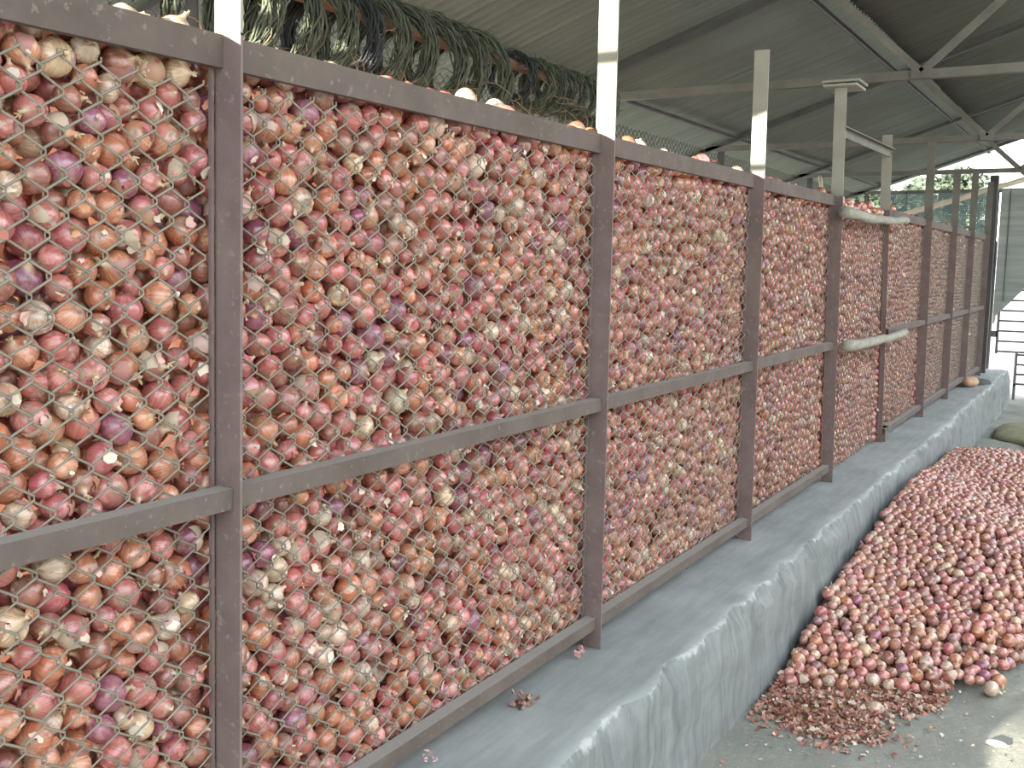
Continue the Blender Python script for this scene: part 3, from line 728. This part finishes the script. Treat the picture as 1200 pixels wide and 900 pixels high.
for rw, lst in hrows.items():
    lst.sort(key=lambda i: hp[i][0])
    for k, i in enumerate(lst):
        cls = int(gi.choice(5, p=TW))
        make_onion(cls, int(gi.integers(0, 5)), hp[i], hr[i] * 1.03, f'{CW[TN[cls]]} in {NUM[rw]} row from the ground heap front edge, {NUM[k]} from plinth', 'onions at the front of the ground heap', rnd_rot())
make_onion(3, 1, (-0.655, 3.70, 0.026), 0.030, 'pale straw onion lying alone at the tip of the skins on the ground', 'onions at the front of the ground heap', rnd_rot())
make_onion(3, 2, (-0.318, 4.13, 0.024), 0.030, 'big pale yellow onion at the front right corner of the ground heap', 'onions at the front of the ground heap', rnd_rot())

# skins around the heap, on the ground and on the heap itself
fk = Flakes(); gf = np.random.default_rng(15)
N = 4200; t = gf.uniform(0, 1, N); X = np.where(t < .55, gf.normal(-0.80, .10, N), gf.uniform(-1.03, -.45, N)); Y = np.where(t < .55, gf.normal(3.56, .085, N) , heap_front(X) + gf.normal(-0.03, .08, N))
X = np.maximum(X, -1.03); pile = np.exp(-((X + .80) / .16) ** 2 - ((Y - 3.62) / .12) ** 2)
Z = 0.008 + gf.uniform(0, 1, N) * 0.07 * pile + np.maximum(heap_h(X, Y), 0)
nr = np.stack([gf.normal(0, .5, N), gf.normal(0, .5, N), np.ones(N)], 1)
br = np.array([(0.45, 0.20, 0.14), (0.36, 0.13, 0.10), (0.55, 0.33, 0.24), (0.62, 0.50, 0.38), (0.40, 0.22, 0.13)])
fk.put(np.stack([X, Y, Z], 1), nr, gf.uniform(.006, .016, N), gf, 4, br[gf.integers(0, 5, N)] * gf.uniform(.8, 1.1, (N, 1)))
N = 900; X = gf.uniform(-1.03, .9, N); Y = gf.uniform(2.6, 4.6, N); k = Y < heap_front(X); X, Y = X[k], Y[k]; N = len(X)
fk.put(np.stack([X, Y, np.full(N, .006)], 1), np.stack([gf.normal(0, .25, N), gf.normal(0, .25, N), np.ones(N)], 1), gf.uniform(.003, .010, N), gf, 2, np.array([(0.5, .36, .28), (.55, .5, .42), (.42, .22, .16)])[gf.integers(0, 3, N)])
ks = np.flatnonzero(hd < 0.034); ks = gf.choice(ks, 900); 
fk.put(hp[ks] + [0, 0, 1] * (hr[ks] * 1.05)[:, None], np.stack([gf.normal(0, .4, 900), gf.normal(0, .4, 900), np.ones(900)], 1), gf.uniform(.007, .018, 900), gf, 3)
tag(fk.build('scattered_onion_skins'), 'dry reddish onion skins strewn around the foot of the ground heap', 'onion skins', kind='stuff')

# small bunches of skin on the ledge
def skin_clump(x, y, n, s, label, pal, spread):
    f = Flakes(); g = np.random.default_rng(int(y * 100)); P_ = np.stack([g.normal(0, spread * .7, n), g.normal(0, spread, n), np.abs(g.normal(0.012, .010, n)) + .003], 1)
    f.put(P_, np.stack([g.normal(0, .8, n), g.normal(0, .8, n), np.ones(n)], 1), g.uniform(.5, 1, n) * s, g, 3, np.array(pal)[g.integers(0, len(pal), n)] * g.uniform(.8, 1.15, (n, 1)))
    o = f.build('onion_skin_bunch'); o.location = (x, y, LEDGE + .004); return tag(o, label, 'onion skin')
skin_clump(-1.318, 2.31, 40, .012, 'bunch of dry brown onion skins on the ledge below the bottom rail', [(.30, .15, .11), (.22, .10, .08), (.38, .22, .16)], .016)
skin_clump(-1.345, 2.70, 14, .010, 'small pink onion skin on the ledge left of the second post foot', [(.50, .24, .22), (.58, .36, .32)], .012)
skin_clump(-1.335, 1.90, 12, .010, 'pale pink onion skin on the ledge at the lower picture edge', [(.62, .46, .42), (.55, .34, .3)], .010)

# ------------------------------------------------------------------ logs, coils, poles
def log(name, p0, p1, r, mat, label, seed, cat='log', droop=0.0, n=14, parent=None):
    g = random.Random(seed); pts = []; rr = []
    for k in range(n + 1):
        t = k / n; p = Vector(p0).lerp(Vector(p1), t); p += Vector((g.uniform(-1, 1), 0, g.uniform(-1, 1))) * r * 0.18; p.z -= droop * math.sin(math.pi * t)
        pts.append(p); rr.append(r * (1.08 - 0.25 * t) * g.uniform(.93, 1.07))
    o = MB().tube(pts, rr, 10).build(name, mat, parent, origin=pts[0] if parent is None else (0, 0, 0), smooth=True)
    return tag(o, label, cat) if label else o
log('log', (-1.292, 5.58, 1.885), (-1.292, 7.36, 1.915), 0.029, M['log'], 'grey log lashed along the top between the fourth and fifth posts', 1, droop=.015)
log('log', (-1.285, 5.72, 1.165), (-1.285, 7.5, 1.15), 0.031, M['log'], 'pale grey log lashed at mid height in place of a rail', 2, droop=.008)
hp_o = log('hanging_pole', (-2.3, 1.2, 2.425), (-2.3, 4.78, 2.425), 0.024, M['rusty_wood'], 'rusty brown pole carrying the coils above the stored onions', 3, 'pole')
for y in (1.6, 4.76):
    c2 = MB().tube([(0, y - 1.2, -.03), (.028, y - 1.2, 0), (.01, y - 1.2, .06), (0, y - 1.2, roof_z(-2.3) + .04 - 2.425)], .004, 5).build('hanger_rope', M['hose_dark']); c2.parent = hp_o
b = MB()
def coil_mesh(Rm, rt, strands, seed, mat_i):
    g = random.Random(seed); b = MB()
    for s in range(strands):
        a0 = g.uniform(0, 6.28); ro = rt * math.sqrt(g.random()); ph = g.uniform(0, 6.28); tw = g.choice([0, 1, 1, 2]); pts = []
        turns = 1.0; n = 30
        k1 = g.uniform(0, 6.28); am = g.uniform(.002, .011)
        for i in range(n + 1):
            t = i / n; an = a0 + 6.283 * turns * t; q = ph + tw * an
            R2 = Rm + ro * math.cos(q) + am * math.sin(5 * an + k1); yy = ro * math.sin(q) + am * math.cos(7 * an + k1)
            sag = 1.0 + 0.10 * max(0, -math.sin(an))
            pts.append((R2 * math.cos(an), yy, R2 * math.sin(an) * sag))
        b.tube(pts, g.uniform(.0018, .0048), 4, cap=False)
    for s in range(170):
        an = g.uniform(0, 6.28); q = g.uniform(0, 6.28); R2 = Rm + rt * math.cos(q); p = Vector((R2 * math.cos(an), rt * math.sin(q), R2 * math.sin(an) * (1.0 + 0.10 * max(0, -math.sin(an)))))
        d = Vector((-math.sin(an) + g.uniform(-.9, .9) + math.cos(q) * math.cos(an), math.sin(q) * .9 + g.uniform(-.8, .8), math.cos(an) + g.uniform(-.9, .9) + math.cos(q) * math.sin(an))).normalized()
        L = g.uniform(.012, .034); w = Vector((g.uniform(-1, 1), g.uniform(-1, 1), g.uniform(-1, 1))) * L * .3
        b.tube([p, p + d * L * .5 + w, p + d * L], .0011, 3, cap=False)
    return b
def vine_mesh(Rm, seed, n=5):
    g = random.Random(seed); b = MB()
    for s in range(n):
        an = g.uniform(3.4, 6.1); p = Vector((Rm * math.cos(an), g.uniform(-.04, .04), Rm * math.sin(an))); d = Vector((g.uniform(-.3, .5), g.uniform(-.6, .6), g.uniform(-.9, .2))).normalized(); pts = [p]
        for k in range(7):
            d = (d + Vector((g.uniform(-.6, .6), g.uniform(-.6, .6), g.uniform(-.6, .45)))).normalized(); p = p + d * .022; pts.append(p)
        b.tube(pts, [.0020] * 7 + [.0008], 4)
    return b
ORD = ['nearest', 'second', 'third', 'fourth', 'fifth', 'sixth', 'seventh', 'eighth', 'ninth', 'tenth', 'eleventh', 'twelfth']
def coil(y, Rm, rt, k, side, last, seed, yaw, mt):
    z = 2.425 - 0.024 - (Rm - rt) + 0.0
    zc = 2.425 + 0.026 - (Rm - rt) - 0.004
    lab = (f'{"large" if side == "left" else "small"} green grey twine coil, {ORD[k]} of the {side} group on the hanging pole')
    e = empty('twine_coil', (-2.3, y, zc), lab, 'coil', f'twine coils of the {side} group')
    c1 = coil_mesh(Rm, rt, 34 if side == 'left' else 22, seed, 0).build('coil', mt, None, smooth=True); c1.parent = e
    c2 = vine_mesh(Rm, seed + 50, 16 if side == 'left' else 6).build('dry_vine', M['dry_vine'], None); c2.parent = e
    e.rotation_euler = (0, 0, yaw)
for k in range(9):
    coil(2.20 + k * 0.160, 0.158 + R_.uniform(-.016, .018), 0.031, k, 'left', False, 100 + k, 0.62 + R_.uniform(-.2, .15), M['hose_dark'] if k in (3,) else M['twine'])
for k in range(8):
    coil(3.83 + (0 if k == 0 else 0.05) + k * 0.112, 0.088 + R_.uniform(-.006, .008), 0.019, k, 'right', False, 200 + k, 0.5 + R_.uniform(-.2, .15), M['hose_dark'] if k == 0 else M['twine'])
log('stick', (-2.22, 8.65, 2.33), (-2.02, 8.15, 1.93), 0.014, M['pale_pole'], 'short pale stick leaning in the bin behind the fourth post', 5, 'stick', n=6)
log('bamboo_pole', (-2.42, 12.98, 2.20), (-0.55, 13.0, 2.76), 0.034, M['pale_pole'], 'long pale pole slanting up to the right under the far gable', 6, 'pole')  # its pale colour stands in for sunlight that does not reach it
b = MB(); b.angle((-1.37, 5.69, 2.345), (-1.37, 7.06, 2.36), (0, 0, -1), 0.05, (1, 0, 0), 0.035); tag(b.build('brace', M['steel_grey'], None, origin=(-1.36, 5.69, 2.34)), 'grey steel brace between the tops of the fourth and fifth posts', 'brace')

# ------------------------------------------------------------------ far end: pillar, gates, net, slatted blind, lump, sack, trees
b = MB(); b.box((-1.40, 12.95, LEDGE), (-1.315, 13.06, 2.66)); tag(b.build('pillar', M['steel_dark'], None, origin=(-1.35, 13.03, LEDGE)), 'dark square pillar at the far end of the onion fence', 'pillar')
def gate(name, x0, x1, y, z0, z1, nb, label):
    g = empty(name, (x0, y, 0), label, 'gate')
    for x in (x0, x1):
        q = MB(); q.box((x - .015, y - .015, z0 - .03), (x + .015, y + .015, z1 + .02)); q.build('stile', M['gate_paint'], g)
    for k in range(nb):
        z = z0 + (z1 - z0) * k / (nb - 1); q = MB(); q.tube([(x0, y, z), (x1, y, z)], .013, 6); q.build('bar', M['gate_paint'], g, smooth=True)
    return g
g1 = gate('bar_gate', -1.345, -0.30, 14.4, .56, 1.86, 11, 'barred steel gate against the white light at the far end above the ledge')
q = MB(); q.box((-1.44, 14.385, .74), (-1.345, 14.415, .82)); q.build('hinge', M['gate_paint'], g1)
q = MB(); q.box((-1.46, 14.37, 0.0), (-1.42, 14.43, 1.95)); q.build('hinge_post', M['gate_paint'], g1)
q = MB(); q.box((-0.32, 14.37, 0.0), (-0.27, 14.43, 1.95)); q.build('latch_post', M['gate_paint'], g1)
g2 = gate('low_gate', -1.075, 0.4, 13.95, .20, .56, 4, 'low dark gate standing on the ground beside the end of the plinth')
for x in (-1.075, .4):
    q = MB(); q.box((x - .015, 13.935, 0), (x + .015, 13.965, .2)); q.build('foot', M['gate_paint'], g2)
# blind of horizontal slats, lower edge pulled up to the right
bl = empty('slatted_blind', (-1.40, 14.25, 2.6), 'grey green slatted blind hanging above the barred gate, its lower edge cut slantwise', 'blind')
zz = 2.58; k = 0
while zz > 1.0:
    xe = -1.42
    low = zz - 0.0845
    def edge(z): return -1.42 + (z - 0.95) / 1.17 if z < 1.9 else 2.4
    X1 = 2.4 if low >= 1.9 else edge(low); X1b = 2.4 if zz >= 1.9 else edge(zz)
    q = MB(); yv = 14.25 + R_.uniform(-.006, .006); q.hexa([(-1.40, yv, low), (max(X1, -1.38), yv, low), (max(X1, -1.38), yv + .008, low), (-1.40, yv + .008, low), (-1.40, yv - .01, zz), (max(X1b, -1.36), yv - .01, zz), (max(X1b, -1.36), yv - .002, zz), (-1.40, yv - .002, zz)])
    q.build('slat', M['slat'], bl); zz -= 0.083
for x in (-1.3, 0.2, 1.8):
    q = MB(); q.box((x, 14.235, 1.2 if x < 0 else 1.9), (x + .01, 14.24, 2.6)); q.build('cord', M['dark_clump'], bl)
# shade net behind the end of the bin
def net(x0, x1, z0, z1, y, parent, seed, holes):
    g = random.Random(seed); b = MB(); st = .021
    def gone(x, z): return any((x - hx_) ** 2 / a ** 2 + (z - hz_) ** 2 / c_ ** 2 < 1 for hx_, hz_, a, c_ in holes)
    z = z0
    while z < z1:
        x = x0; run = None
        while x <= x1 + 1e-6:
            ok = not gone(x, z) and g.random() > .02 and x < x1
            if ok and run is None: run = x
            if not ok and run is not None:
                if x - run > .03: b.box((run, y, z), (x, y + .0015, z + .015))
                run = None
            x += .06
        if run is not None: b.box((run, y, z), (x1, y + .0015, z + .015))
        z += st
    x = x0
    while x < x1:
        z = z0; run = None
        while z <= z1:
            ok = not gone(x, z) and g.random() > .02
            if ok and run is None: run = z
            if not ok and run is not None:
                b.box((x, y + .002, run), (x + .011, y + .0035, z)); run = None
            z += .06
        if run is not None: b.box((x, y + .002, run), (x + .011, y + .0035, z1))
        x += st
    return b.build('net', M['net'], parent)
nt_ = empty('shade_net', (-2.4, 14.3, LEDGE), 'torn blue grey shade net hung across the far gable behind the fence end', 'net')
tag(net(-3.05, -1.45, 1.7, 2.56, 14.3, nt_, 4, [(-2.95, 2.5, .20, .22), (-2.2, 2.62, .2, .09), (-1.75, 2.1, .06, .16), (-1.62, 1.95, .06, .10)]), kind='stuff')
for x in (-3.07, -2.55, -1.98, -1.46):
    q = MB(); q.box((x, 14.32, LEDGE if x < -3 or x > -1.5 else 1.5), (x + .03, 14.35, 2.58)); q.build('net_post', M['steel_dark'], nt_)
# rounded lump and a dark clump beside it on the far end of the ledge
g = np.random.default_rng(2)
v, f = lathe([(0, 0)] + [(math.sin(t) * 1.0, 1 - math.cos(t)) for t in np.linspace(.25, 2.8, 9)] + [(0.18, 1.90), (.12, 1.72), (0, 1.66)], 16)
a = np.arctan2(v[:, 1], v[:, 0]); v[:, 0] *= 1 + .1 * np.sin(2 * a + 1); v[:, 1] *= 1 + .1 * np.sin(3 * a)
me = np_mesh('tan_lump', v * [.085, .14, .055], f, M['tan_stone']); o = link('tan_lump', me, None, (-1.29, 11.35, LEDGE - .001))
tag(o, 'tan rounded stone with a dark hollow on the far end of the ledge', 'stone')
v, f = lathe([(0, 0)] + [(1, .0), (1.0, .3), (.8, .7), (.45, .95), (0, 1)], 14); a = np.arctan2(v[:, 1], v[:, 0]); v[:, :2] *= (1 + .12 * np.sin(3 * a) + .08 * np.sin(5 * a + 1))[:, None]
tag(link('dark_clump', np_mesh('dark_clump', v * [.12, .2, .05], f, M['dark_clump']), None, (-1.25, 11.75, LEDGE - .001)), 'dark clump behind the tan stone on the ledge', 'clump')
v, f = lathe([(0, 0)] + [(1, .0), (1.04, .25), (.95, .55), (.75, .8), (.4, .96), (0, 1)], 22); a = np.arctan2(v[:, 1], v[:, 0])
v[:, :2] *= (1 + .10 * np.sin(2 * a + .4) + .05 * np.sin(7 * a))[:, None]; v[:, 2] += .05 * np.sin(6 * v[:, 0] + 3 * v[:, 1]) * (v[:, 2] > .3)
tag(link('gunny_sack', np_mesh('gunny_sack', v * [.42, .75, .11], f, M['sack']), None, (-0.55, 11.1, -.01)), 'flat olive gunny sack bundle on the ground behind the onion heap', 'sack')
v, f = lathe([(0, 0)] + [(1, .0), (.9, .35), (.6, .75), (0, .9)], 9)
tag(link('paper_scrap', np_mesh('paper_scrap', v * [.035, .022, .012], f, M['paper'], False), None, (-0.255, 3.70, -.002)), 'crumpled white paper scrap on the ground at the lower right corner', 'paper')

def tree(x, y, h, r, seed, label):
    g = np.random.default_rng(seed); t = empty('tree', (x, y, 0), label, 'tree', 'trees beyond the far gable')
    b = MB(); b.tube([(x, y, -.02), (x + .1, y, h * .35), (x - .05, y + .1, h * .75)], [.13, .10, .05], 8)
    for k in range(6):
        an = g.uniform(0, 6.28); z = h * g.uniform(.3, .6); b.tube([(x + .05, y, z), (x + math.cos(an) * r * .4, y + math.sin(an) * r * .4, z + r * .5), (x + math.cos(an) * r * .75, y + math.sin(an) * r * .75, z + r * .8)], [.05, .03, .012], 5)
    b.build('trunk', M['bark'], t, smooth=True)
    n = 9000; d = g.normal(size=(n, 3)); d /= np.linalg.norm(d, axis=1)[:, None]; cl = np.clip(g.normal(0, .5, (26, 3)), -.8, .8) * [r, r, .7]; ci = g.integers(0, 26, n)
    P_ = np.array([x, y, h * .72]) + cl[ci] + d * (g.random((n, 1)) ** .4) * r * .42 * np.array([1, 1, .7])
    P_ = P_[P_[:, 2] > 2.15]; n = len(P_)
    u = g.normal(size=(n, 3)); u /= np.linalg.norm(u, axis=1)[:, None]; w = np.cross(u, g.normal(size=(n, 3))); w /= np.linalg.norm(w, axis=1)[:, None]
    s = g.uniform(.06, .13, (n, 1)); nn = np.cross(u, w)
    V = np.stack([P_ - u * s, P_ + w * s * .45 + nn * s * .12, P_ + u * s, P_ - w * s * .45 + nn * s * .12], 1).reshape(-1, 3); k = np.arange(n)[:, None] * 4
    o = link('foliage', np_mesh('foliage', V, np.concatenate([k + [0, 1, 2], k + [0, 2, 3]]), M['leaf']), t, tuple(-t.location)); tag(o, kind='stuff')
for x, y, h, r, sd, lb in ((-6.4, 22, 3.7, 1.12, 1, 'green tree beyond the far gable, leftmost behind the shade net'), (-3.7, 22.5, 3.8, 1.12, 2, 'green tree beyond the shade net, behind the fence end'), (-1.0, 23, 3.7, 1.12, 3, 'green tree beyond the far gable, straight behind the pillar'), (1.9, 24, 3.9, 1.12, 4, 'green tree beyond the slatted blind, rightmost of all')):
    tree(x, y, h, r, sd, lb)
